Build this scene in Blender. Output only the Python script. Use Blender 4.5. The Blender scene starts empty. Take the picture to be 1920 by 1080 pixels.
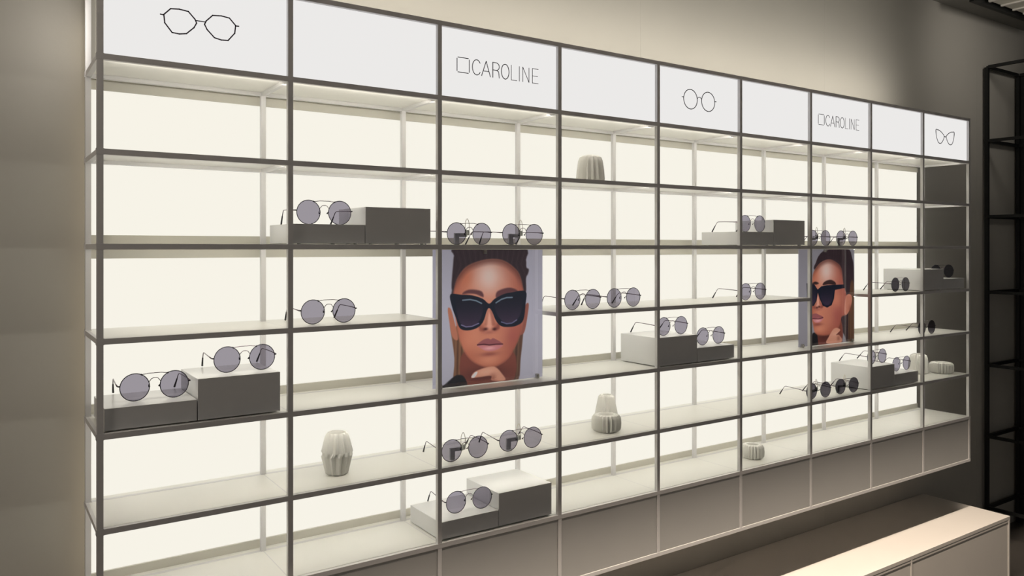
import bpy, bmesh, math, random
import numpy as np
from math import sin, cos, pi, radians
random.seed(4)
scene = bpy.context.scene
col = scene.collection

# ---------------------------------------------------------------- camera, world, exposure
cam_data = bpy.data.cameras.new('camera')
cam = bpy.data.objects.new('camera', cam_data)
col.objects.link(cam)
cam.location = (-0.2145, -1.8548, 1.5969)
cam.rotation_euler = (radians(90), 0, -radians(90 - 55.760))
cam_data.sensor_width = 36
cam_data.lens = 1475.45 * 36 / 1920
cam_data.shift_y = -(540 - 465.18) / 1920
cam_data.clip_start = 0.05
scene.camera = cam

world = bpy.data.worlds.new('shop_ambience')
scene.world = world
world.use_nodes = True
world.node_tree.nodes['Background'].inputs[0].default_value = (1.0, 0.97, 0.93, 1)
world.node_tree.nodes['Background'].inputs[1].default_value = 0.12

vs = scene.view_settings
vs.view_transform = 'Standard'
vs.look = 'None'
vs.gamma = 1
vs.exposure = 0
vs.use_curve_mapping = False

def spot(name, loc, target, energy, size_deg, blend, radius, color=(1, .84, .68)):
    d = bpy.data.lights.new(name, 'SPOT')
    d.energy = energy; d.spot_size = radians(size_deg); d.spot_blend = blend
    d.shadow_soft_size = radius; d.color = color
    o = bpy.data.objects.new(name, d); col.objects.link(o)
    o.location = loc
    v = (np.array(target) - np.array(loc)).astype(float)
    from mathutils import Vector
    o.rotation_euler = Vector(v).to_track_quat('-Z', 'Y').to_euler()
    return o
SPOTX, SPOTY, SPOTZ = 3.15, -0.60, 2.78
# added fill spot, out of view, brightening the bare wall on the left
spot('wall_fill', (-1.35, -.75, 2.80), (-.85, 0.30, 2.1), 55, 100, 1.0, 0.25, (1, .90, .78))

def strip(name, loc, rot, sx, sy, energy, color=(1, .95, .84)):
    d = bpy.data.lights.new(name, 'AREA'); d.shape = 'RECTANGLE'; d.size = sx; d.size_y = sy; d.energy = energy; d.color = color
    o = bpy.data.objects.new(name, d); col.objects.link(o); o.location = loc; o.rotation_euler = rot
    return o
# long narrow downlight under the ceiling, over the front edge of the low cabinet
_o = strip('counter_downlight', (1.52, SPOTY, 2.862), (0, 0, 0), 3.9, .007, 185, (1, .84, .68))
# second added fill spot, unseen, lifting the wall at the far right
spot('wall_fill', (3.95, -.55, 2.80), (4.35, 0.30, 2.6), 11, 95, 1.0, 0.15, (1, .92, .82))
# uplight trough lying on top of the shelving, thrown at the wall
strip('top_uplight', (4.3 * .40527, .06, 2.222), (radians(180 - 25), 0, 0), 8.4 * .40527, .03, 10, (1, .93, .82))
# light inside the open left end of the header box, spilling on the wall beside it
strip('header_end_light', (-.010, .16, 2.10), (radians(90), 0, radians(60)), .02, .17, 0.15, (1, .93, .84))
# unseen fill strips added behind the front rails to brighten the shelves
for r_ in (1, 2, 3, 4, 5, 6):
    z_ = 1.6 + (3 - r_) * .2 - .0082
    for a_, b_ in (((0, 2), (3, 6), (7, 9)) if r_ in (3, 4) else ((0, 9),)):
        strip('shelf_fill', ((a_ + b_) / 2 * .40527, .030, z_), (radians(90 - 35), 0, 0), (b_ - a_) * .40527 - .05, .003, 2.2 * (b_ - a_) / 9)

# ---------------------------------------------------------------- measures
W, D = 0.40527, 0.21408            # column width, depth between front and back posts
RH = 0.2                           # row height
T = 0.0125                         # square tube
WALL_Y = 1.38 * D
def rz(r): return 1.6 + (3 - r) * RH

# ---------------------------------------------------------------- materials
def mat(name, color, rough=.5, metal=0, bump=None, noise=None, coat=0, spec=None):
    m = bpy.data.materials.new(name); m.use_nodes = True
    nt = m.node_tree; b = nt.nodes['Principled BSDF']
    b.inputs['Base Color'].default_value = (*color, 1)
    b.inputs['Roughness'].default_value = rough
    b.inputs['Metallic'].default_value = metal
    b.inputs['Coat Weight'].default_value = coat
    if spec is not None: b.inputs['Specular IOR Level'].default_value = spec
    tc = nt.nodes.new('ShaderNodeTexCoord')
    if noise:
        sc, amt = noise
        n = nt.nodes.new('ShaderNodeTexNoise'); n.inputs['Scale'].default_value = sc; n.inputs['Detail'].default_value = 5
        nt.links.new(tc.outputs['Object'], n.inputs['Vector'])
        mx = nt.nodes.new('ShaderNodeMix'); mx.data_type = 'RGBA'
        mx.inputs[6].default_value = (*[c * (1 - amt) for c in color], 1)
        mx.inputs[7].default_value = (*[min(1, c * (1 + amt)) for c in color], 1)
        nt.links.new(n.outputs['Fac'], mx.inputs[0]); nt.links.new(mx.outputs[2], b.inputs['Base Color'])
    if bump:
        sc, st = bump
        n = nt.nodes.new('ShaderNodeTexNoise'); n.inputs['Scale'].default_value = sc; n.inputs['Detail'].default_value = 4
        nt.links.new(tc.outputs['Object'], n.inputs['Vector'])
        bp = nt.nodes.new('ShaderNodeBump'); bp.inputs['Strength'].default_value = st; bp.inputs['Distance'].default_value = .002
        nt.links.new(n.outputs['Fac'], bp.inputs['Height']); nt.links.new(bp.outputs['Normal'], b.inputs['Normal'])
    return m

def emis(name, color, strength):
    m = bpy.data.materials.new(name); m.use_nodes = True
    nt = m.node_tree; nt.nodes.clear()
    o = nt.nodes.new('ShaderNodeOutputMaterial'); e = nt.nodes.new('ShaderNodeEmission')
    e.inputs[0].default_value = (*color, 1); e.inputs[1].default_value = strength
    nt.links.new(e.outputs[0], o.inputs[0])
    return m

def clear(name, tint, ior=1.5, rough=.02, gloss=(1, 1, 1)):
    m = bpy.data.materials.new(name); m.use_nodes = True
    nt = m.node_tree; nt.nodes.clear()
    o = nt.nodes.new('ShaderNodeOutputMaterial'); t = nt.nodes.new('ShaderNodeBsdfTransparent')
    g = nt.nodes.new('ShaderNodeBsdfGlossy'); f = nt.nodes.new('ShaderNodeFresnel'); mx = nt.nodes.new('ShaderNodeMixShader')
    t.inputs[0].default_value = (*tint, 1); g.inputs['Roughness'].default_value = rough; g.inputs[0].default_value = (*gloss, 1)
    f.inputs[0].default_value = ior
    # reflection only where light enters the thin sheet, so it acts as one thin pane
    geo = nt.nodes.new('ShaderNodeNewGeometry'); inv = nt.nodes.new('ShaderNodeMath'); inv.operation = 'SUBTRACT'; inv.inputs[0].default_value = 1
    mul = nt.nodes.new('ShaderNodeMath'); mul.operation = 'MULTIPLY'
    nt.links.new(geo.outputs['Backfacing'], inv.inputs[1]); nt.links.new(inv.outputs[0], mul.inputs[0]); nt.links.new(f.outputs[0], mul.inputs[1])
    nt.links.new(mul.outputs[0], mx.inputs[0]); nt.links.new(t.outputs[0], mx.inputs[1]); nt.links.new(g.outputs[0], mx.inputs[2])
    nt.links.new(mx.outputs[0], o.inputs[0])
    return m

M = {}
M['frame'] = mat('white_lacquered_steel', (.70, .69, .69), .42)
M['shelf'] = mat('cream_white_shelf_lacquer', (.84, .83, .78), .35)
M['box'] = mat('white_gloss_board', (.72, .72, .715), .28)
M['base'] = mat('base_panel_lacquer', (.48, .48, .47), .4, noise=(9, .03))
M['rear'] = mat('rear_border_lacquer', (.62, .60, .53), .5)
M['counter'] = mat('cabinet_lacquer', (.70, .67, .63), .38, noise=(6, .03))
M['wall'] = mat('smooth_taupe_plaster', (.45, .435, .395), .75, bump=(60, .15), noise=(3.5, .05))
M['ceiling'] = mat('dark_ceiling', (.20, .195, .18), .9, noise=(5, .2), bump=(20, .3))
M['floor'] = mat('dark_floor', (.06, .055, .05), .5, noise=(4, .2))
M['black'] = mat('black_powder_coat', (.006, .007, .007), .5)
M['blackpanel'] = mat('black_board', (.008, .01, .01), .6)
M['dark_metal'] = mat('dark_gunmetal', (.022, .019, .028), .32, metal=.5)
M['wire'] = mat('rose_dark_wire', (.16, .12, .14), .3, metal=.8)
M['tip'] = mat('black_acetate', (.012, .01, .014), .3)
M['ceramic'] = mat('matt_white_ceramic', (.78, .77, .73), .5, bump=(80, .08))
M['plastic'] = mat('milky_plastic', (.70, .72, .68), .25)
M['clearwire'] = mat('clear_loop_plastic', (.72, .66, .56), .15)
M['steel'] = mat('brushed_steel_clip', (.55, .54, .50), .3, metal=.8)
M['ink'] = mat('purple_grey_print', (.085, .065, .10), .5)
M['ink_light'] = mat('light_purple_grey_print', (.16, .13, .17), .5)
M['led'] = emis('warm_white_light_panel', (1.0, .965, .86), 0.93)
M['header'] = emis('backlit_header_acrylic', (.97, .955, .94), .86)
M['halo'] = emis('warm_halo_led', (1.0, .86, .66), 3)
M['lens'] = clear('grey_lilac_tinted_lens', (.60, .585, .65), 1.5, .02)
M['lens_dark'] = clear('darker_grey_lens', (.34, .33, .37), 1.5, .02)
M['acrylic'] = clear('clear_acrylic', (.98, .98, .99), 2.0, .015)
M['acrylic_rear'] = clear('clear_rear_acrylic', (.98, .98, .99), 1.3, .02)

# ---------------------------------------------------------------- mesh helpers
class MB:
    def __init__(s): s.v = []; s.f = []; s.smooth = False
    def add(s, vs_, fs):
        n = len(s.v); s.v += [tuple(p) for p in vs_]; s.f += [tuple(i + n for i in f) for f in fs]; return s
    def box(s, x0, x1, y0, y1, z0, z1):
        return s.add([(x0,y0,z0),(x1,y0,z0),(x1,y1,z0),(x0,y1,z0),(x0,y0,z1),(x1,y0,z1),(x1,y1,z1),(x0,y1,z1)],
                     [(0,3,2,1),(4,5,6,7),(0,1,5,4),(1,2,6,5),(2,3,7,6),(3,0,4,7)])
    def tube(s, pts, r, n=8, closed=False):
        P = [np.array(p, float) for p in pts]; m = len(P); vs_ = []
        rr = r if hasattr(r, '__len__') else [r] * m
        up = None
        for i in range(m):
            a = P[(i - 1) % m] if (closed or i > 0) else P[i]
            b = P[(i + 1) % m] if (closed or i < m - 1) else P[i]
            t = b - a; t /= (np.linalg.norm(t) + 1e-12)
            if up is None:
                up = np.array([0, 0, 1.]) if abs(t[2]) < .9 else np.array([1., 0, 0])
                up = up - t * (up @ t)
            else:
                up = up - t * (up @ t)
            up /= (np.linalg.norm(up) + 1e-12); sd = np.cross(t, up)
            for j in range(n):
                a_ = 2 * pi * j / n; vs_.append(P[i] + rr[i] * (cos(a_) * up + sin(a_) * sd))
        fs = []
        for i in range(m if closed else m - 1):
            for j in range(n):
                a0 = i * n + j; a1 = i * n + (j + 1) % n; b0 = ((i + 1) % m) * n + j; b1 = ((i + 1) % m) * n + (j + 1) % n
                fs.append((a0, a1, b1, b0))
        if not closed:
            fs.append(tuple(range(n - 1, -1, -1))); fs.append(tuple((m - 1) * n + j for j in range(n)))
        return s.add(vs_, fs)
    def rings(s, rings, cap0=True, cap1=True):
        n = len(rings[0]); vs_ = [p for r in rings for p in r]; fs = []
        for i in range(len(rings) - 1):
            for j in range(n): fs.append((i*n+j, i*n+(j+1)%n, (i+1)*n+(j+1)%n, (i+1)*n+j))
        if cap0: fs.append(tuple(range(n-1, -1, -1)))
        if cap1: fs.append(tuple((len(rings)-1)*n+j for j in range(n)))
        return s.add(vs_, fs)
    def build(s, name, material, parent=None, bevel=0, smooth=False):
        me = bpy.data.meshes.new(name); me.from_pydata(s.v, [], s.f); me.update()
        bm = bmesh.new(); bm.from_mesh(me); bmesh.ops.recalc_face_normals(bm, faces=bm.faces)
        if bevel:
            bmesh.ops.bevel(bm, geom=list(bm.edges), offset=bevel, segments=2, affect='EDGES', profile=.6)
        bm.to_mesh(me); bm.free()
        if smooth:
            me.polygons.foreach_set('use_smooth', [True] * len(me.polygons))
        me.materials.append(material)
        o = bpy.data.objects.new(name, me); col.objects.link(o)
        if parent: o.parent = parent
        return o

def tag(o, label, cat, group=None):
    o['label'] = label; o['category'] = cat
    if group: o['group'] = group
    return o
def empty(name, loc=(0, 0, 0), rot=0):
    o = bpy.data.objects.new(name, None); col.objects.link(o); o.location = loc; o.rotation_euler = (0, 0, rot)
    o.empty_display_size = .05
    return o
def struct(o): o['kind'] = 'structure'; return o
def copy_tree(o, parent=None):
    c = o.copy(); col.objects.link(c)
    if parent: c.parent = parent
    for ch in list(o.children): copy_tree(ch, c)
    return c

# ---------------------------------------------------------------- room
struct(MB().box(-3, 9, -5, 7.5 * D, -.1, 0).build('floor', M['floor']))
struct(MB().box(-3, 9, -5, WALL_Y + .15, 2.885, 2.98).build('ceiling', M['ceiling']))
w = MB()
for a, b in [(-3, -.95), (-.95, .42), (.42, 1.827), (1.827, 2.96), (2.96, 4.35), (4.35, 5.7), (5.7, 9)]:
    w.box(a + .00025, b - .00025, WALL_Y, WALL_Y + .1, 0, 2.885)
w.box(-3, 9, WALL_Y + .0008, WALL_Y + .1, 0, 2.885)
struct(w.build('wall_back', M['wall']))
struct(MB().box(-3.1, -3, -5, WALL_Y + .1, 0, 2.885).build('wall_left', M['wall']))
struct(MB().box(9, 9.1, -5, WALL_Y + .1, 0, 2.885).build('wall_right', M['wall']))

# ---------------------------------------------------------------- wall shelving
unit = tag(empty('display_shelving', (0, 0, rz(8) - T / 2)), 'long white metal grid shelving unit on the wall, backlit, with lit headers', 'shelving')
UZ = rz(8) - T / 2
X9 = 9 * W
def upart(mb, name, m, parent=unit, bevel=0, smooth=False):
    o = mb.build(name, m, parent, bevel, smooth)
    if parent is unit: o.location = (0, 0, -UZ)
    return o
h = T / 2
# posts, front and back
for k in range(10):
    upart(MB().box(k*W-h, k*W+h, -h, h, rz(8)-h, rz(0)+h), 'post', M['frame'], bevel=.0008)
    upart(MB().box(k*W-h, k*W+h, D-h, D+h, rz(8)-h, rz(0)+h), 'post', M['frame'], bevel=.0008)
# rails along the wall: one per level; level 4 is left open at the two poster bays
def rail(x0, x1, y, z, name='rail'):
    return upart(MB().box(x0, x1, y-h, y+h, z-h, z+h), name, M['frame'], bevel=.0006)
open_cols = {2, 6}
for r in range(9):
    z = rz(r)
    if r == 4:
        for a, b in ((0, 2), (3, 6), (7, 9)):
            rail(a*W+h, b*W-h, -.0004, z)
    else:
        rail(h, X9-h, -.0004, z)
    if r not in (4, ):
        rail(h, X9-h, D+.0004, z)
# side rails front to back
for k in range(10):
    for r in range(9):
        upart(MB().box(k*W-h+.0005, k*W+h-.0005, h, D-h, rz(r)-h+.0005, rz(r)+h-.0005), 'side_rail', M['frame'])
# small collars where the rails meet the end posts
for kx in (0, 9):
    for r in range(9):
        for y in (0, D):
            upart(MB().box(kx*W-h-.0013, kx*W+h+.0013, y-h-.0004, y+h+.0004, rz(r)-h-.0006, rz(r)+h+.0006), 'corner_collar', M['frame'], bevel=.0005)
# shelf sheets, one to each cell
for r in range(0, 8):
    for k in range(9):
        if r == 4 and k in open_cols: continue
        x0, x1 = k*W + .0012, (k+1)*W - .0012
        y0, y1 = h + .0016, D + .028
        mb = MB()
        zt = rz(r) + h - .0004
        if r == 0: y1 = D - h
        # sheet notched round the posts
        mb.box(x0, x1, y0, D-h-.001, zt-.003, zt)
        if r:
            mb.box(x0+h-.0011, x1-h+.0011, D-h-.001, D+h+.001, zt-.003, zt)
            mb.box(x0-.0011, x1+.0011, D+h+.001, y1, zt-.003, zt)
        upart(mb, 'shelf', M['shelf'])
# light boxes behind: lit panel in three double-height modules, plain borders between
PY = D + .030
mod = [(1, 3), (3, 5), (5, 7)]
BH = .028
for a, b in mod:
    upart(MB().box(.004, X9-.004, PY, PY+.006, rz(b)+BH, rz(a)-BH), 'light_panel', M['led'])
for r in (1, 3, 5, 7):
    lo = BH if r != 7 else .010
    upart(MB().box(.002, X9-.002, PY-.004, PY+.010, rz(r)-lo, rz(r)+BH-.001), 'panel_border', M['rear'])
upart(MB().box(.05, X9-.05, PY+.0105, WALL_Y-.001, rz(8)+.05, rz(0)-.05), 'wall_mount', M['rear'])
upart(MB().box(.0, X9, PY+.006, PY+.010, rz(7), rz(0)), 'back_sheet', M['rear'])
# halo strips on the wall side: top edge and left edge
upart(MB().box(.010, .015, PY+.012, PY+.017, rz(7.6), rz(0)-.05), 'halo_strip', M['halo'])
# header panels and closing boards under the lowest shelf
headers = []
for k in range(9):
    headers.append(upart(MB().box(k*W+h+.0005, (k+1)*W-h-.0005, h-.002, h+.004, rz(1)+h, rz(0)-h), 'header_panel', M['header']))
for k in range(9):
    upart(MB().box(k*W+h+.0012, (k+1)*W-h-.0012, -.0042, .008, rz(8)+h+.001, rz(7)-h-.0005), 'base_panel', M['base'], bevel=.0006)
upart(MB().box(h, X9-h, .010, D-h, rz(8)-.003, rz(8)+.001), 'bottom_sheet', M['frame'])

# printed marks on the header panels
def stroke(mb, pts, wd, cx, closed=False):
    y = h - .0028
    P = [(cx + a/1000, y, rz(.5) + b/1000) for a, b in pts]
    n = len(P)
    for i in range(n if closed else n-1):
        a = np.array(P[i]); b = np.array(P[(i+1) % n]); t = b-a; L = np.linalg.norm(t); t /= L
        nn = np.array([-t[2], 0, t[0]]) * wd/2000
        a = a - t*wd/2600; b = b + t*wd/2600; e = np.array([0, .0008, 0])
        mb.add([a-nn, b-nn, b+nn, a+nn, a-nn+e, b-nn+e, b+nn+e, a+nn+e], [(0,1,2,3),(7,6,5,4),(0,4,5,1),(1,5,6,2),(2,6,7,3),(3,7,4,0)])
def ell(cx, cy, rx, ry, a0=0, a1=360, n=32):
    return [(cx+rx*cos(radians(a0+(a1-a0)*i/n)), cy+ry*sin(radians(a0+(a1-a0)*i/n))) for i in range(n+1)]
def smooth(pts, n=5):
    out = []; m = len(pts); P = np.array(pts, float)
    for i in range(m):
        p0, p1, p2, p3 = P[i-1], P[i], P[(i+1) % m], P[(i+2) % m]
        for j in range(n):
            t = j/n
            out.append(tuple(.5*((2*p1)+(-p0+p2)*t+(2*p0-5*p1+4*p2-p3)*t*t+(-p0+3*p1-3*p2+p3)*t**3)))
    return out
mb = MB(); c = .5*W
for sgn in (-1, 1):
    lens = [(8.5,2),(12,10),(26,25),(45,27),(63,25),(77,10),(75,-8),(60,-27),(45,-28),(30,-25),(14,-9)]
    stroke(mb, [(sgn*a, b) for a, b in lens], 2.7, c, True)
    stroke(mb, [(sgn*76.5, 9), (sgn*84, 9.5)], 2.6, c)
stroke(mb, [(-10, 7.5), (10, 7.5)], 2.1, c)
o = mb.build('eyeglasses_drawing', M['ink'], headers[0]); o['label'] = 'angular eyeglasses outline'
mb = MB(); c = 4.5*W
for sgn in (-1, 1):
    stroke(mb, ell(sgn*43.5, 0, 33, 33)[:-1], 2.5, c, True)
    stroke(mb, [(sgn*76, 4), (sgn*84, 4.5)], 2.4, c)
stroke(mb, ell(0, 3, 10.5, 8, 0, 180, 10), 1.8, c)
o = mb.build('eyeglasses_drawing', M['ink'], headers[4]); o['label'] = 'round eyeglasses outline'
mb = MB(); c = 8.5*W
for sgn in (-1, 1):
    lens = smooth([(81,31),(66,32),(46,29),(20,17),(9,4),(26,-20),(44,-28),(62,-22),(77,3)], 4)
    stroke(mb, [(sgn*a, b) for a, b in lens], 3.0, c, True)
    stroke(mb, [(sgn*80, 29), (sgn*79, 10)], 3.5, c)
stroke(mb, [(-9, 5), (9, 5)], 4, c)
o = mb.build('eyeglasses_drawing', M['ink'], headers[8]); o['label'] = 'cat-eye eyeglasses outline'

def brand(k):
    c = (k+.5)*W; a = MB(); b = MB()
    # open-cornered square
    for s_ in ([(-144,15),(-144,-19)], [(-105,15),(-105,-19)], [(-141,18.5),(-108,18.5)], [(-141,-22),(-108,-22)]): stroke(a, s_, 2.0, c)
    # C A R O
    stroke(a, ell(-81, -2, 14, 21, 38, 322, 26), 2.0, c)
    stroke(a, [(-65,-23),(-50,19),(-36,-23)], 2.0, c); stroke(a, [(-60,-9),(-41,-9)], 1.8, c)
    stroke(a, [(-28,-23),(-28,19)], 2.3, c)
    stroke(a, [(-28,19),(-17,19)] + [(-17+11*sin(radians(t)), 8.5+10.5*cos(radians(t))) for t in range(15, 181, 20)] + [(-28,-2)], 1.9, c)
    stroke(a, [(-16,-2),(-9,-5),(-7.5,-12),(-6,-23)], 1.9, c)
    stroke(a, ell(14, -2, 13, 21)[:-1], 2.1, c, True)
    # L I N E
    stroke(b, [(35,19),(35,-23),(54,-23)], 1.6, c)
    stroke(b, [(63,19),(63,-23)], 1.7, c)
    stroke(b, [(75,-23),(75,19),(97,-23),(97,19)], 1.6, c)
    stroke(b, [(130,19),(109,19),(109,-23),(130,-23)], 1.6, c); stroke(b, [(109,-2),(128,-2)], 1.5, c)
    a.build('lettering', M['ink'], headers[k]); b.build('lettering', M['ink_light'], headers[k])
brand(2); brand(6)

# ---------------------------------------------------------------- long low cabinet under the shelving
CT = 0.340; CF = -0.118; CX1 = 9.36*W; CX0 = -1.6
cab = tag(empty('low_cabinet', ((CX0+CX1)/2, (CF+WALL_Y)/2, 0)), 'long pale low cabinet standing against the wall below the grid shelving', 'cabinet')
def cpart(mb, name, m, bevel=0):
    o = mb.build(name, m, cab, bevel); o.location = (-cab.location[0], -cab.location[1], 0); return o
mb = MB()
mb.box(CX0, CX1, CF+.02, WALL_Y-.002, 0, CT-.016)
cpart(mb, 'body', M['counter'])
cpart(MB().box(CX0, CX1+.001, CF, WALL_Y-.002, CT-.016, CT), 'top', M['counter'], .0012)
cpart(MB().box(CX1-.014, CX1, CF, CF+.021, 0, CT-.0165), 'end_frame', M['counter'], .001)
dw = 2.06*W; x = CX1-.014
while x > CX0:
    x0 = max(CX0, x-dw)
    cpart(MB().box(x0+.003, x-.003, CF+.003, CF+.0195, .06, CT-.030), 'door', M['counter'], .001)
    cpart(MB().box(x0-.007, x0+.0025, CF, CF+.0197, .0, CT-.0165), 'front_frame', M['counter'], .001)
    x = x0-.0075
cpart(MB().box(CX0, CX1-.0145, CF+.001, CF+.0195, CT-.028, CT-.0165), 'top_rail', M['counter'], .001)

# ---------------------------------------------------------------- black rack on the right
RX0, RX1 = 4.425, 4.80; RY1 = WALL_Y-.012; RY0 = RY1-.40
rack = tag(empty('storage_rack', (RX0, RY1, 0)), 'tall black metal open rack against the wall right of the cabinet', 'rack')
def rpart(mb, name, m):
    o = mb.build(name, m, rack); o.location = (-RX0, -RY1, 0); return o
q = .0095
for xx in (RX0, RX1, RX1+.95):
    for yy in (RY0, RY1-q):
        rpart(MB().box(xx-q, xx+q, yy-q, yy+q, 0, 2.60), 'post', M['black'])
for z in (2.61, 2.20, 1.78, 1.36, .955, .56, .165):
    a = MB(); zz = z
    for yy in (RY0, RY1-q): a.box(RX0+q, RX1-q, yy-.008, yy+.008, zz-.018, zz)
    for xx in (RX0, RX1): a.box(xx-.008, xx+.008, RY0+q, RY1-2*q, zz-.016, zz)
    rpart(a, 'shelf_frame', M['black'])
rpart(MB().box(RX1+q, RX1+.95-q, RY0, RY1, .05, 2.6), 'closed_panel', M['blackpanel'])

# ceiling fittings in the far right corner
duct = tag(empty('ceiling_duct', (4.26, -.7, 2.885)), 'pale ribbed flat duct under the dark ceiling in the far right corner', 'duct')
MB().box(-.20, .20, -.85, .80, -.022, 0).build('body', M['rear'], duct)
mb = MB()
for xx in (-.19, -.06, .07, .19): mb.box(xx-.008, xx+.008, -.85, .80, -.030, -.0225)
mb.build('rib', M['counter'], duct)
tag(MB().box(3.95, 4.7, .118, .140, 2.845, 2.8845).build('ceiling_bar', M['black']), 'thin black bar under the ceiling along the end of the pale duct', 'ceiling bar')

# ---------------------------------------------------------------- unseen black shade added to keep the counter downlight off the shelves
sp = tag(empty('added_downlight_shade', (1.55, SPOTY, 2.885)), 'long black unseen shade added to cut the downlight off the shelving', 'ceiling light')
MB().box(-2.0, 2.0, -.08, .07, -.012, 0).build('housing', M['black'], sp)
MB().box(-2.0, 2.0, .0445, .0445+.004, -.185, -.0125).build('cutoff_flag', M['black'], sp)
MB().box(-2.0, 2.0, -.08, -.076, -.185, -.0125).build('cutoff_flag', M['black'], sp)
for sx in (-2.0, 1.996): MB().box(sx, sx+.004, -.0755, .0445-.0005, -.185, -.0125).build('end_plate', M['black'], sp)

# ---------------------------------------------------------------- display boxes
SH = T/2 - .0004      # shelf surface above rail centre
def surf(r): return rz(r) + SH
BW, BD = .1865, .178
def make_box(hh):
    root = empty('display_box')
    MB().box(-BW/2, BW/2, -BD/2, BD/2, .003, hh).build('body', M['box'], root, bevel=.0007)
    for sx in (-1, 1):
        for sy in (-1, 1):
            MB().tube([(sx*(BW/2-.02), sy*(BD/2-.012), 0), (sx*(BW/2-.02), sy*(BD/2-.012), .0031)], .005, 10).build('foot', M['plastic'], root)
    return root
tall0, low0 = make_box(.096), make_box(.050)
LOWH, TALLH = .050, .096
used = {'t': False, 'l': False}
def place_box(kind, xc, yc, r, label):
    src = tall0 if kind == 't' else low0
    o = src if not used[kind] else copy_tree(src)
    used[kind] = True
    o.location = (xc, yc, surf(r)); tag(o, label, 'display box', 'white step boxes on the shelves')
BY = .008 + BD/2
def pair(c, r, first, where):
    ka, kb = c*W + .0095 + BW/2, c*W + .0115 + BW*1.5
    kl, kt = (ka, kb) if first == 'l' else (kb, ka)
    place_box('l', kl, BY, r, 'low white display box ' + where)
    place_box('t', kt, BY, r, 'tall white display box ' + where)
pair(0, 5, 'l', 'in the leftmost column')
pair(1, 3, 'l', 'in the second column from left, left of the big portrait poster')
pair(2, 7, 'l', 'on the lowest shelf under the big portrait poster')
pair(4, 5, 't', 'in the fifth column, between the two portrait posters')
pair(5, 3, 'l', 'in the sixth column, above left of the second poster')
pair(7, 6, 't', 'in the eighth column, beside the ribbed jar at the post')
pair(8, 4, 't', 'in the last column on the right, against the dark wall')

# ---------------------------------------------------------------- eyewear
def make_glasses():
    root = empty('sunglasses')
    LR = .0300; cxs = .0412; cz = .0313
    fr = MB()
    def rim(s_):
        return [(s_*cxs + (LR+.0003)*cos(2*pi*i/40), 0, cz + (LR+.0003)*sin(2*pi*i/40)*1.0) for i in range(40)]
    for s_ in (-1, 1):
        fr.tube(rim(s_), .00095, 6, closed=True)
        # end pieces at the hinges
        fr.tube([(s_*(cxs+LR), 0, cz+.004), (s_*(cxs+LR+.0035), .0, cz+.0045), (s_*(cxs+LR+.0045), .005, cz+.0045)], .0017, 6)
        # joints of the upper bar
        fr.tube([(s_*(cxs-LR*.50), -.0005, cz+LR*.86), (s_*(cxs-LR*.40), -.0005, cz+LR*.95)], .0016, 6)
        # nose pads
        fr.tube([(s_*(cxs-LR+.0005), .001, cz+.004), (s_*(cxs-LR+.001), .006, cz+.002), (s_*(cxs-LR-.001), .008, cz-.003)], [.0006, .0006, .0022], 6)
    fr.build('frame', M['dark_metal'], root, smooth=True)
    br = MB()
    br.tube([(-(cxs-LR*.45), 0, cz+LR*.90), (-.012, -.001, cz+LR*.97), (.012, -.001, cz+LR*.97), ((cxs-LR*.45), 0, cz+LR*.90)], .0008, 6)
    br.tube([(-(cxs-LR+.0008), 0, cz+LR*.33), (-.0068, -.001, cz+LR*.55), (-.003, -.0012, cz+LR*.60), (.003, -.0012, cz+LR*.60), (.0068, -.001, cz+LR*.55), ((cxs-LR+.0008), 0, cz+LR*.33)], .0008, 6)
    br.build('bridge', M['wire'], root, smooth=True)
    for s_ in (-1, 1):
        ln = MB()
        A = [(s_*cxs + LR*cos(2*pi*i/40), -.0007, cz + LR*sin(2*pi*i/40)) for i in range(40)]
        B = [(x_, .0007, z_) for x_, y_, z_ in A]
        ln.rings([A, B]); ln.build('lens', M['lens'], root)
        xh = s_*(cxs+LR+.0045)
        tm = MB()
        tm.tube([(xh, .005, cz+.0045), (xh, .03, cz+.0060), (xh-s_*.002, .070, cz+.0075), (xh-s_*.004, .098, cz+.0080), (xh-s_*.0045, .104, cz+.0066), (xh-s_*.005, .1085, cz+.0030), (xh-s_*.006, .118, cz-.0090)], [.0017, .0012, .0011, .0011, .0011, .0011, .0012], 6)
        tmo = tm.build('temple', M['wire'], root, smooth=True)
        tt = MB()
        tt.tube([(xh-s_*.0058, .1165, cz-.0070), (xh-s_*.0075, .128, cz-.0215), (xh-s_*.0085, .1335, .0025)], [.0016, .0022, .0025], 8)
        tt.build('temple_tip', M['tip'], tmo, smooth=True)
    return root
g0 = make_glasses(); gused = [False]
GL = []
def glasses(x, y, z, label, rot=0):
    o = g0 if not gused[0] else copy_tree(g0)
    gused[0] = True
    o.location = (x, y, z); o.rotation_euler = (0, 0, radians(rot)); tag(o, label, 'sunglasses', 'round double-bridge sunglasses on the shelves')
    return o
def darken(o):  # swaps in the darker lens on some right-hand pairs
    for c_ in o.children:
        if c_.name.startswith('lens'):
            c_.material_slots[0].link = 'OBJECT'; c_.material_slots[0].material = M['lens_dark']
def on(r, h_=0): return surf(r) + h_

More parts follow.
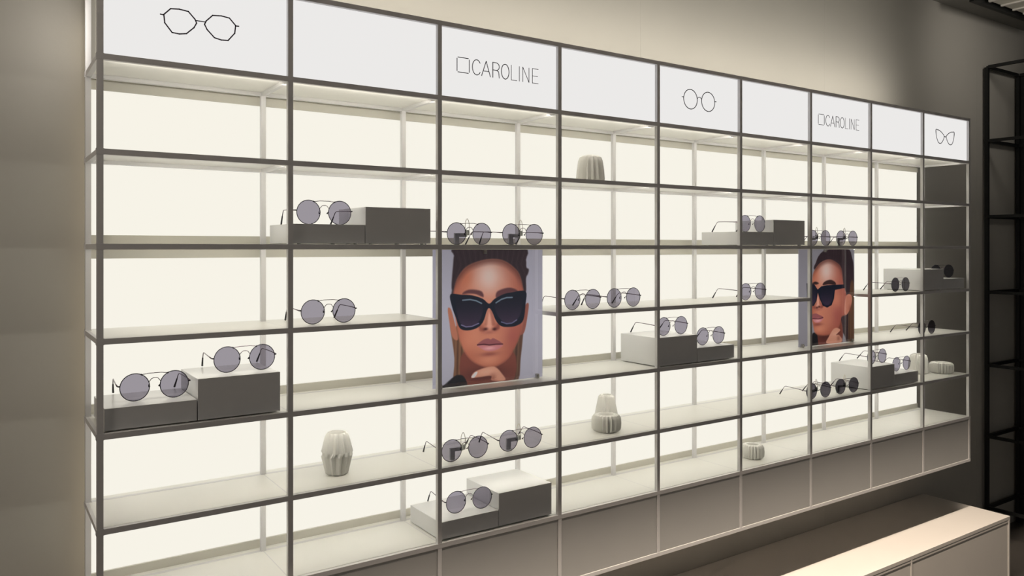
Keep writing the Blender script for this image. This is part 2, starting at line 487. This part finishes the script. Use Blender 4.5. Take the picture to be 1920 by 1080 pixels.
def kx(k): return k*W
GLIST = [
 # k, depth (in D), level, height above shelf, turn, label
 (.291, .30, 5, LOWH, 0, 'round sunglasses on the low white box in the leftmost column'),
 (.783, .30, 5, TALLH, 0, 'round sunglasses on the tall white box in the leftmost column'),
 (1.272, .30, 3, LOWH, 0, 'round sunglasses on the low white box in the second column, left of the big poster'),
 (1.290, .25, 4, 0, 0, 'round sunglasses alone on the second-column shelf left of the big poster'),
 (2.287, .16, 3, 0, 0, 'left pair of round sunglasses on the shelf above the big portrait poster'),
 (2.738, .16, 3, 0, 0, 'right pair of round sunglasses on the shelf above the big portrait poster'),
 (2.252, .16, 6, 0, -4, 'left pair of round sunglasses on the shelf below the big portrait poster'),
 (2.727, .18, 6, 0, -4, 'right pair of round sunglasses on the shelf below the big portrait poster'),
 (2.305, .22, 7, LOWH, -4, 'round sunglasses on the low white box on the lowest shelf'),
 (3.322, .22, 4, 0, 0, 'left of two round sunglasses on the shelf just right of the big poster'),
 (3.745, .22, 4, 0, 0, 'right of two round sunglasses on the shelf just right of the big poster'),
 (4.290, .22, 5, TALLH, 0, 'round sunglasses on the tall white box in the fifth column'),
 (4.770, .24, 5, LOWH, 0, 'round sunglasses on the low white box in the fifth column'),
 (5.322, .22, 4, 0, 0, 'round sunglasses lying on the shelf left of the second portrait poster'),
 (5.315, .22, 3, LOWH, 0, 'round sunglasses on the low white box above left of the second portrait poster'),
 (6.255, .14, 3, 0, 0, 'left pair of round sunglasses on the shelf above the second portrait poster'),
 (6.715, .14, 3, 0, 0, 'right pair of round sunglasses on the shelf above the second portrait poster'),
 (6.230, .12, 6, 0, -4, 'left pair of round sunglasses on the shelf below the second portrait poster'),
 (6.700, .12, 6, 0, -4, 'right pair of round sunglasses on the shelf below the second portrait poster'),
 (7.770, .22, 4, 0, 0, 'round sunglasses on the bare shelf right of the second poster, before the last column'),
 (7.335, .24, 6, TALLH, 0, 'round sunglasses on the tall white box in the eighth column'),
 (7.810, .24, 6, LOWH, 0, 'round sunglasses on the low white box in the eighth column'),
 (8.270, .18, 5, 0, 0, 'round sunglasses behind the last inner post, lying on a bare shelf against the dark wall'),
 (8.850, .42, 4, LOWH, -14, 'dark-looking sunglasses on the low white box in the last column'),
]
for k_, t_, r_, h_, rot_, lab in GLIST:
    o = glasses(kx(k_), t_*D, on(r_, h_), lab, rot_)
    if (k_ > 7.5 and r_ in (4, 5)) or (k_ > 6 and r_ == 6 and h_ == 0): darken(o)

# clear stands that carry eight of the pairs
def make_stand():
    root = empty('eyewear_stand')
    MB().box(-.036, -.022, .018, .026, 0, .033).build('foot', M['plastic'], root, bevel=.0012)
    MB().box(-.022, .004, .018, .026, .022, .033).build('arm', M['plastic'], root, bevel=.0012)
    mb = MB(); n = 20
    cr = lambda r, z: [(r*cos(2*pi*i/n), .012+r*sin(2*pi*i/n), z) for i in range(n)]
    mb.rings([cr(.0060, .027), cr(.0068, .029), cr(.0068, .040), cr(.0060, .042)]); mb.build('nose_rest', M['plastic'], root, smooth=False)
    arc = [(-.0068, .012, .038)] + [(-.0068*cos(pi*i/12)*(1-.15*sin(pi*i/12)), .012, .055+.0185*sin(pi*i/12)) for i in range(13)] + [(.0068, .012, .038)]
    MB().tube(arc, .0009, 6).build('loop', M['clearwire'], root, smooth=True)
    return root
s0 = make_stand(); sused = [False]
STANDS = [
 (2.287, .16, 3, 0, 'milky stand under the left pair above the big portrait poster'),
 (2.738, .16, 3, 0, 'milky stand under the right pair above the big portrait poster'),
 (2.252, .16, 6, -4, 'milky stand under the left pair on the shelf below the big poster'),
 (2.727, .18, 6, -4, 'milky stand under the right pair on the shelf below the big poster'),
 (6.255, .14, 3, 0, 'milky stand under the left pair above the second portrait poster'),
 (6.715, .14, 3, 0, 'milky stand under the right pair above the second portrait poster'),
 (6.230, .12, 6, -4, 'milky stand under the left pair on the shelf below the second poster'),
 (6.700, .12, 6, -4, 'milky stand under the right pair on the shelf below the second poster'),
]
for k_, t_, r_, rot_, lab in STANDS:
    o = s0 if not sused[0] else copy_tree(s0)
    sused[0] = True
    o.location = (kx(k_), t_*D, on(r_)); o.rotation_euler = (0, 0, radians(rot_)); tag(o, lab, 'eyewear stand', 'milky stands under sunglasses')

# ---------------------------------------------------------------- ribbed ceramics
def pleated(name, prof, n, amp, x, y, r, label, cat, shift=None, neck=.6, group='white ribbed ceramics'):
    """prof: (z, radius, pleat factor, phase in half ribs)"""
    mb = MB(); N = n*4; R_ = []
    for z, rad, pf, ph in prof:
        ring_ = []
        for i in range(N):
            a = 2*pi*i/N
            tri = abs(((i/4 + ph*.5) % 1)*2-1)*2-1
            rr = rad*(1 + amp*pf*tri)
            ring_.append((rr*cos(a), rr*sin(a), z))
        R_.append(ring_)
    zt, rt = prof[-1][0], prof[-1][1]
    for z, rad in ((zt, rt*.86), (zt-.004, rt*.82), (zt-.02, rt*.84), (.006, rt*.7)):
        R_.append([(rad*cos(2*pi*i/N), rad*sin(2*pi*i/N), z) for i in range(N)])
    mb.rings(R_)
    o = mb.build(name, M['ceramic'])
    o.location = (x, y, surf(r)); o.rotation_euler = (0, 0, .3)
    return tag(o, label, cat, group)
bowl = lambda R, H_: [(0, R*.72, .3, 0), (.003, R*.84, .8, 0), (H_*.16, R*.94, 1, 0), (H_*.5, R*.96, 1, 0), (H_*.80, R*.93, 1, 0), (H_*.95, R*.84, .9, 0), (H_, R*.66, .25, 0)]
jar = lambda R, H_: [(0, R*.80, .4, 0), (.005, R*.97, .9, 0), (H_*.12, R, 1, 0), (H_*.45, R*.95, 1, 0), (H_*.8, R*.85, 1, 0), (H_*.93, R*.76, .9, 0), (H_, R*.56, .3, 0)]
pleated('vase', [(0,.021,.3,0),(.004,.0275,.8,0),(.050,.0368,1,0),(.060,.0368,1,1),(.098,.0285,.9,1),(.106,.0258,.6,1),(.109,.0240,.2,1)], 12, .12, 1.398*W, .50*D, 6, 'tall white faceted ceramic vase in the second column from the left', 'vase')
pleated('jar', jar(.041, .087), 16, .14, 3.478*W, .40*D, 2, 'white ribbed ceramic jar on the second shelf from the top, alone', 'jar')
pleated('vase', [(0,.030,.4,0),(.005,.0345,.9,0),(.04,.034,1,0),(.08,.027,1,0),(.098,.0235,.9,0),(.104,.0195,.3,0)], 16, .14, 3.745*W, .62*D, 6, 'tapered white ribbed vase standing behind a low ribbed bowl', 'vase')
pleated('bowl', bowl(.0435, .055), 20, .16, 3.625*W, .36*D, 6, 'low white ribbed bowl in front of a tapered ribbed vase', 'bowl')
pleated('bowl', bowl(.0395, .052), 20, .16, 5.445*W, .42*D, 7, 'low white ribbed bowl alone on the lowest shelf', 'bowl')
pleated('bowl', bowl(.049, .052), 24, .15, 8.79*W, .38*D, 6, 'wide low white ribbed bowl in the last column, against the dark wall', 'bowl')
pleated('jar', jar(.041, .092), 16, .14, 8.545*W, .64*D, 6, 'tall white ribbed jar partly behind the last inner post', 'jar')

# ---------------------------------------------------------------- portrait posters
P1= {'hair':[(0.164,0.297),(0.164,0.21),(0.173,0.112),(0.181,0.044),(0.21,-0.015),(0.807,-0.015),(0.839,0.079),(0.843,0.136),(0.866,0.154),(0.858,0.188),(0.839,0.224),(0.835,0.338),(0.755,0.377),(0.21,0.358)],'hairL':[(0.147,0.55),(0.176,0.639),(0.21,0.553),(0.285,0.715),(0.285,0.853),(0.274,1.0),(0.176,0.991),(0.185,0.796)],'hairR':[(0.705,0.683),(0.807,0.586),(0.807,0.689),(0.787,0.843),(0.768,0.996),(0.68,0.988)],'earL':[(0.128,0.43),(0.155,0.434),(0.181,0.513),(0.216,0.642),(0.198,0.662),(0.164,0.629),(0.144,0.54)],'earR':[(0.866,0.425),(0.833,0.432),(0.807,0.544),(0.784,0.652),(0.807,0.653),(0.827,0.628),(0.848,0.546)],'neck':[(0.28,0.735),(0.28,1.001),(0.692,1.03),(0.705,0.765)],'garment':[(0.062,1.004),(0.107,0.975),(0.198,0.92),(0.268,0.936),(0.285,1.026)],'face':[(0.178,0.332),(0.187,0.279),(0.216,0.206),(0.285,0.133),(0.386,0.093),(0.506,0.074),(0.617,0.085),(0.705,0.129),(0.771,0.192),(0.809,0.306),(0.822,0.4),(0.809,0.544),(0.771,0.677),(0.705,0.785),(0.654,0.838),(0.567,0.877),(0.494,0.883),(0.422,0.865),(0.338,0.82),(0.274,0.749),(0.227,0.652),(0.204,0.553),(0.187,0.435)],'browL':[(0.254,0.326),(0.282,0.303),(0.336,0.295),(0.422,0.311),(0.44,0.354),(0.374,0.331),(0.315,0.324)],'browR':[(0.555,0.362),(0.567,0.317),(0.654,0.292),(0.717,0.297),(0.758,0.321),(0.68,0.329),(0.592,0.355)],'glasses':[(0.15,0.326),(0.245,0.331),(0.338,0.338),(0.434,0.367),(0.492,0.406),(0.543,0.371),(0.629,0.338),(0.705,0.326),(0.835,0.323),(0.835,0.421),(0.813,0.545),(0.755,0.583),(0.68,0.591),(0.605,0.581),(0.555,0.537),(0.521,0.469),(0.494,0.44),(0.472,0.457),(0.44,0.536),(0.386,0.581),(0.303,0.596),(0.233,0.576),(0.198,0.499),(0.164,0.414)],'lensL':[(0.21,0.358),(0.338,0.372),(0.416,0.403),(0.436,0.446),(0.41,0.524),(0.35,0.561),(0.274,0.562),(0.227,0.525),(0.204,0.436)],'lensR':[(0.558,0.402),(0.629,0.367),(0.755,0.356),(0.804,0.379),(0.791,0.482),(0.743,0.546),(0.654,0.562),(0.582,0.513),(0.545,0.44)],'glL':[(0.256,0.371),(0.321,0.369),(0.374,0.379),(0.424,0.401)],'glR':[(0.555,0.402),(0.605,0.377),(0.654,0.366),(0.707,0.366)],'glB':[(0.245,0.553),(0.285,0.569),(0.338,0.568),(0.398,0.549)],'glC':[(0.605,0.549),(0.654,0.565),(0.705,0.563),(0.749,0.541)],'nose':[(0.492,0.458),(0.492,0.569)],'nostrils':[(0.46,0.595),(0.54,0.6)],'noseside':[(0.44,0.576),(0.567,0.578)],'lipU':[(0.383,0.707),(0.44,0.674),(0.484,0.667),(0.506,0.676),(0.537,0.67),(0.617,0.716),(0.555,0.718),(0.494,0.716),(0.434,0.716)],'lipD':[(0.386,0.711),(0.494,0.72),(0.617,0.72),(0.582,0.751),(0.521,0.764),(0.458,0.757),(0.416,0.736)],'mouth':[(0.386,0.709),(0.446,0.708),(0.494,0.717),(0.555,0.715),(0.617,0.718)],'fore':[(0.488,0.196),(0.598,0.199),(0.488,0.297)],'cheek':[(0.303,0.677),(0.705,0.662)],'chin':[(0.488,0.83),(0.494,0.785)],'hand':[(0.332,0.949),(0.352,0.914),(0.422,0.89),(0.506,0.88),(0.555,0.89),(0.605,0.936),(0.642,0.995),(0.518,0.986),(0.512,0.951),(0.422,0.95),(0.356,0.951)],'nail':[(0.332,0.942),(0.368,0.91),(0.388,0.914),(0.36,0.949)]}
P2= {'hair':[(0.284,0.215),(0.302,0.138),(0.354,0.066),(0.45,0.014),(0.591,-0.003),(0.883,-0.001),(0.958,0.085),(1.0,0.28),(1.011,1.014),(0.883,1.027),(0.809,0.916),(0.681,0.802),(0.773,0.594),(0.627,0.273)],'brown':[(0.921,0.407),(0.996,0.409),(1.007,1.014),(0.893,1.006)],'neck':[(0.302,0.864),(0.7,0.697),(0.773,0.998),(0.45,1.019),(0.328,1.01)],'garment':[(0.157,1.039),(0.233,0.881),(0.319,0.886),(0.345,1.012),(0.345,1.053)],'face':[(0.238,0.368),(0.252,0.265),(0.302,0.199),(0.397,0.139),(0.538,0.112),(0.672,0.147),(0.758,0.211),(0.791,0.361),(0.856,0.512),(0.846,0.693),(0.763,0.722),(0.7,0.835),(0.538,0.899),(0.38,0.897),(0.284,0.863),(0.247,0.758),(0.213,0.675),(0.221,0.531)],'ear':[(0.85,0.507),(0.921,0.487),(0.962,0.537),(0.924,0.643),(0.85,0.71),(0.809,0.66)],'browL':[(0.238,0.356),(0.293,0.336),(0.354,0.355),(0.302,0.367)],'browR':[(0.423,0.375),(0.458,0.34),(0.565,0.324),(0.649,0.353),(0.649,0.381),(0.538,0.371)],'glasses':[(0.14,0.35),(0.272,0.364),(0.333,0.42),(0.397,0.388),(0.502,0.379),(0.809,0.378),(0.819,0.417),(0.642,0.433),(0.624,0.525),(0.582,0.592),(0.502,0.615),(0.423,0.593),(0.366,0.516),(0.336,0.453),(0.314,0.535),(0.267,0.587),(0.157,0.59)],'lensR':[(0.383,0.423),(0.423,0.404),(0.609,0.398),(0.606,0.483),(0.565,0.57),(0.494,0.592),(0.432,0.57),(0.388,0.507)],'lensL':[(0.174,0.366),(0.259,0.379),(0.314,0.427),(0.296,0.529),(0.259,0.569),(0.174,0.571)],'nose':[(0.336,0.474),(0.336,0.577)],'nostrils':[(0.319,0.609),(0.359,0.601)],'lipU':[(0.233,0.678),(0.296,0.668),(0.345,0.681),(0.435,0.714),(0.345,0.727),(0.25,0.719)],'lipD':[(0.25,0.722),(0.423,0.72),(0.383,0.76),(0.293,0.763)],'mouth':[(0.242,0.719),(0.345,0.726),(0.428,0.718)],'fore':[(0.485,0.218),(0.591,0.219),(0.485,0.301)],'cheek':[(0.663,0.548),(0.681,0.696)],'chin':[(0.362,0.837),(0.336,0.784)],'hand':[(0.488,0.99),(0.529,0.925),(0.606,0.853),(0.678,0.839),(0.74,0.867),(0.663,0.912),(0.718,0.919),(0.776,0.977),(0.7,1.015)]}

def srgb(c): c = np.asarray(c, float)/255; return np.where(c <= .04045, c/12.92, ((c+.055)/1.055)**2.4)
class Canvas:
    def __init__(s, nu, nv):
        u, v = np.meshgrid(np.linspace(0, 1, nu), np.linspace(0, 1, nv)); s.u = u; s.v = v; s.c = np.zeros((nv, nu, 3))
    def blend(s, a, color): s.c = s.c*(1-a[..., None]) + np.asarray(color, float)*a[..., None]
    def dist(s, pts, closed=True):
        d = np.full(s.u.shape, 9.); n = len(pts)
        for i in range(n if closed else n-1):
            (ax, ay), (bx, by) = pts[i], pts[(i+1) % n]
            ex, ey = bx-ax, by-ay; L = ex*ex+ey*ey+1e-12
            t = np.clip(((s.u-ax)*ex+(s.v-ay)*ey)/L, 0, 1)
            d = np.minimum(d, np.hypot(s.u-ax-t*ex, s.v-ay-t*ey))
        return d
    def mask(s, pts, soft=.006, sm=True):
        if sm: pts = smooth(pts, 4)
        ins = np.zeros(s.u.shape, bool); n = len(pts)
        for i in range(n):
            (ax, ay), (bx, by) = pts[i], pts[(i+1) % n]
            if ay == by: continue
            ins ^= ((ay > s.v) != (by > s.v)) & (s.u < (bx-ax)*(s.v-ay)/(by-ay)+ax)
        d = s.dist(pts); d = np.where(ins, d, -d)
        return np.clip(d/soft+.5, 0, 1)
    def poly(s, pts, color, soft=.006, op=1, sm=True): s.blend(s.mask(pts, soft, sm)*op, color)
    def line(s, pts, wd, color, op=1, soft=.004): s.blend(np.clip(1-(s.dist(pts, False)-wd/2)/soft, 0, 1)*op, color)
    def g(s, p, rx, ry, color, op, clip=None):
        a = np.exp(-((s.u-p[0])/rx)**2-((s.v-p[1])/ry)**2)*op
        s.blend(a if clip is None else a*clip, color)

def portrait(P, kind):
    c = Canvas(300, 320)
    c.blend(np.ones(c.u.shape), (168, 168, 188))
    c.blend(np.clip((c.v-.2)/1.2, 0, 1)*.35, (190, 190, 205))
    if kind == 2: c.blend(np.ones(c.u.shape)*.6, (120, 118, 126))
    if kind == 1:
        c.poly(P['hairL'], (112, 78, 60), .01); c.poly(P['hairR'], (92, 66, 56), .01)
        for q_ in range(5): c.line([(.20+q_*.017, .62), (.185+q_*.02, 1.0)], .004, (60, 42, 40) if q_ % 2 else (140, 104, 78), .6)
        for q_ in range(4): c.line([(.77-q_*.02, .70), (.75-q_*.018, 1.0)], .005, (56, 40, 40) if q_ % 2 else (120, 88, 70), .6)
    c.poly(P['hair'], (52, 40, 48), .012)
    if kind == 2:
        c.poly(P['brown'], (92, 66, 52), .02)
        for q_ in range(5): c.line([(.86+q_*.022, .5), (.84+q_*.022, 1.0)], .006, (58, 42, 38) if q_ % 2 else (120, 90, 70), .5)
    hm = c.mask(P['hair'], .012)
    for q_ in range(26):
        u0 = .18+q_*.026
        c.blend(np.clip(1-(c.dist([(u0, .0), (u0+(.5-u0)*.12, .11), (u0-(.5-u0)*.10, .26)], False)-.002)/.005, 0, 1)*.20*hm, (84, 64, 72) if q_ % 2 else (34, 26, 36))
    c.poly(P['neck'], (120, 66, 58), .012); nm = c.mask(P['neck'], .012)
    c.g((.46, .93), .18, .05, (60, 30, 34), .6, nm)
    c.poly(P['garment'], (28, 28, 34), .01)
    if kind == 1:
        c.poly(P['earL'], (176, 112, 92), .008); c.poly(P['earR'], (140, 84, 76), .008)
    c.poly(P['face'], (196, 126, 104), .022); fm = c.mask(P['face'], .014)
    fd = c.dist(smooth(P['face'], 4)); edge = np.clip(1-fd/.13, 0, 1)*fm
    c.blend(edge*.50, (150, 74, 58))
    c.blend(np.clip((c.u-P['nose'][0][0]-.05)/.35, 0, 1)*fm*.45, (140, 72, 70))
    f0, f1, f2 = P['fore']
    c.g(f0, .155, .14, (214, 186, 182), .85, fm); c.g(f0, .07, .10, (226, 204, 200), .5, fm)
    c.g((f0[0]-.2, f0[1]), .06, .09, (190, 104, 74), .5, fm)
    c.blend(np.clip(1-np.clip(fd/.05, 0, 1), 0, 1)*fm*np.clip((.30-c.v)/.1, 0, 1)*.8, (96, 58, 54))
    if kind == 2: c.poly(P['ear'], (188, 122, 104), .01); c.g(P['ear'][3], .03, .04, (130, 70, 60), .6)
    for b_ in ('browL', 'browR'): c.poly(P[b_], (84, 50, 58) if kind == 1 else (38, 26, 30), .012, .9)
    n0, n1 = P['nose']
    c.g((n0[0], (n0[1]+n1[1])/2), .035, .075, (224, 168, 152), .8, fm)
    c.g((n1[0], n1[1]+.008), .03, .022, (222, 164, 150), .6, fm)
    c.g((n1[0]-.062, n1[1]+.015), .022, .03, (140, 74, 64), .55, fm); c.g((n1[0]+.07, n1[1]+.01), .026, .03, (132, 68, 62), .6, fm)
    c.line([(n0[0]-.012, n0[1]), (n1[0]-.030, n1[1]-.01)], .010, (140, 78, 66), .35, .016)
    c.line([(n0[0]+.020, n0[1]), (n1[0]+.040, n1[1]-.01)], .014, (128, 66, 60), .45, .016)
    c.line([(n1[0]-.085, n1[1]), (n1[0]-.078, n1[1]+.026), (n1[0]-.05, n1[1]+.032)], .008, (120, 60, 54), .5, .016)
    c.line([(n1[0]+.088, n1[1]-.005), (n1[0]+.085, n1[1]+.022), (n1[0]+.055, n1[1]+.03)], .008, (110, 54, 52), .5, .016)
    for p in P['nostrils']: c.g(p, .020, .011, (58, 24, 30), .95, fm)
    c.g((n1[0], n1[1]+.052), .05, .014, (150, 84, 78), .6, fm)
    c.g((P['cheek'][0][0], P['cheek'][0][1]), .08, .09, (212, 138, 112), .5, fm); c.g(P['cheek'][1], .08, .10, (150, 76, 76), .5, fm)
    c.g(P['chin'][0], .11, .04, (214, 146, 120), .6, fm); c.g(P['chin'][1], .08, .016, (126, 64, 62), .7, fm)
    c.poly(P['lipU'], (146, 84, 90), .006); c.poly(P['lipD'], (190, 120, 126), .008)
    ld = P['lipD']; mx_ = sum(p[0] for p in ld)/len(ld); my_ = sum(p[1] for p in ld)/len(ld)
    c.g((mx_, my_+.004), .05, .012, (232, 178, 184), .7, c.mask(ld, .008))
    c.line(P['mouth'], .005, (70, 30, 42), .9)
    # sunglasses
    c.poly(P['glasses'], (20, 26, 42), .006, 1, kind == 1); gm = c.mask(P['glasses'], .006)
    for l_ in ('lensL', 'lensR'):
        lm = c.mask(P[l_], .012); lv = [p[1] for p in P[l_]]; a = np.clip((c.v-min(lv))/(max(lv)-min(lv)), 0, 1)
        c.blend(lm*(.25+.6*a), (66, 50, 72)); c.blend(lm*(1-a)*.6, (14, 18, 32))
    if kind == 1:
        for n_ in ('glL', 'glR'): c.line(P[n_], .006, (128, 150, 170), .8)
        c.line(P['glB'], .005, (130, 120, 160), .8); c.line(P['glC'], .005, (110, 110, 150), .8)
    # hand under the chin
    c.poly([(a+.004, b+.012) for a, b in P['hand']], (90, 46, 44), .02, .8)
    c.poly(P['hand'], (206, 148, 128), .010)
    hmk = c.mask(P['hand'], .01); hx = sum(p[0] for p in P['hand'])/len(P['hand']); hy = sum(p[1] for p in P['hand'])/len(P['hand'])
    c.g((hx, hy-.02), .08, .022, (228, 176, 156), .6, hmk); c.g((hx+.05, hy+.03), .03, .03, (150, 90, 78), .7, hmk)
    if kind == 1: c.poly(P['nail'], (232, 210, 214), .006)
    return srgb(np.clip(c.c*1.17+4, 0, 255))

def print_material():
    m = bpy.data.materials.new('printed_translucent_film'); m.use_nodes = True
    nt = m.node_tree; nt.nodes.clear()
    o = nt.nodes.new('ShaderNodeOutputMaterial'); at = nt.nodes.new('ShaderNodeAttribute'); at.attribute_name = 'ink'
    d = nt.nodes.new('ShaderNodeBsdfDiffuse'); t = nt.nodes.new('ShaderNodeBsdfTranslucent'); mx = nt.nodes.new('ShaderNodeMixShader')
    mx.inputs[0].default_value = .92
    nt.links.new(at.outputs['Color'], d.inputs[0]); nt.links.new(at.outputs['Color'], t.inputs[0])
    nt.links.new(d.outputs[0], mx.inputs[1]); nt.links.new(t.outputs[0], mx.inputs[2]); nt.links.new(mx.outputs[0], o.inputs[0])
    return m
PM = print_material()
def poster(kcol, P, kind, label):
    x0, x1 = (kcol+.036)*W, (kcol+.964)*W; z0, z1 = rz(5)+SH+.0022, rz(3)-h-.0015; y = .29*D
    root = tag(empty('portrait_poster', ((x0+x1)/2, y, z0)), label, 'poster')
    C = portrait(P, kind); nv, nu = C.shape[:2]
    xs = np.linspace(x0, x1, nu); zs = np.linspace(z1, z0, nv)
    X, Z = np.meshgrid(xs, zs)
    co = np.stack([X-(x0+x1)/2, np.zeros_like(X), Z-z0], -1).reshape(-1, 3)
    idx = np.arange(nu*nv).reshape(nv, nu)
    fa = np.stack([idx[:-1, :-1], idx[1:, :-1], idx[1:, 1:], idx[:-1, 1:]], -1).reshape(-1, 4)
    me = bpy.data.meshes.new('print'); me.from_pydata(co.tolist(), [], fa.tolist()); me.update()
    ca = me.color_attributes.new('ink', 'FLOAT_COLOR', 'POINT')
    ca.data.foreach_set('color', np.concatenate([C.reshape(-1, 3), np.ones((nu*nv, 1))], 1).ravel().astype(np.float32))
    me.materials.append(PM)
    o = bpy.data.objects.new('print', me); col.objects.link(o); o.parent = root
    wx = (x1-x0)/2
    MB().box(-wx, wx, -.0030, -.0006, -.0, z1-z0).build('front_sheet', M['acrylic'], root)
    MB().box(-wx, wx, .0006, .0030, -.0, z1-z0).build('rear_sheet', M['acrylic_rear'], root)
    for cx_, cz_ in ((-.02, z1-z0-.012), (wx-.022, -.0022), (-wx+.022, -.0022)):
        c_ = MB(); c_.box(cx_-.0045, cx_+.0045, -.0085, .0085, cz_, cz_+.0135)
        c_.tube([(cx_, -.0085, cz_+.007), (cx_, -.0115, cz_+.007)], .0032, 12)
        c_.build('clip', M['steel'], root, bevel=.0005)
poster(2, P1, 1, 'portrait poster of a woman in big dark sunglasses, facing straight, third column')
poster(6, P2, 2, 'portrait poster of a woman in sunglasses, face cut by the post, seventh column')
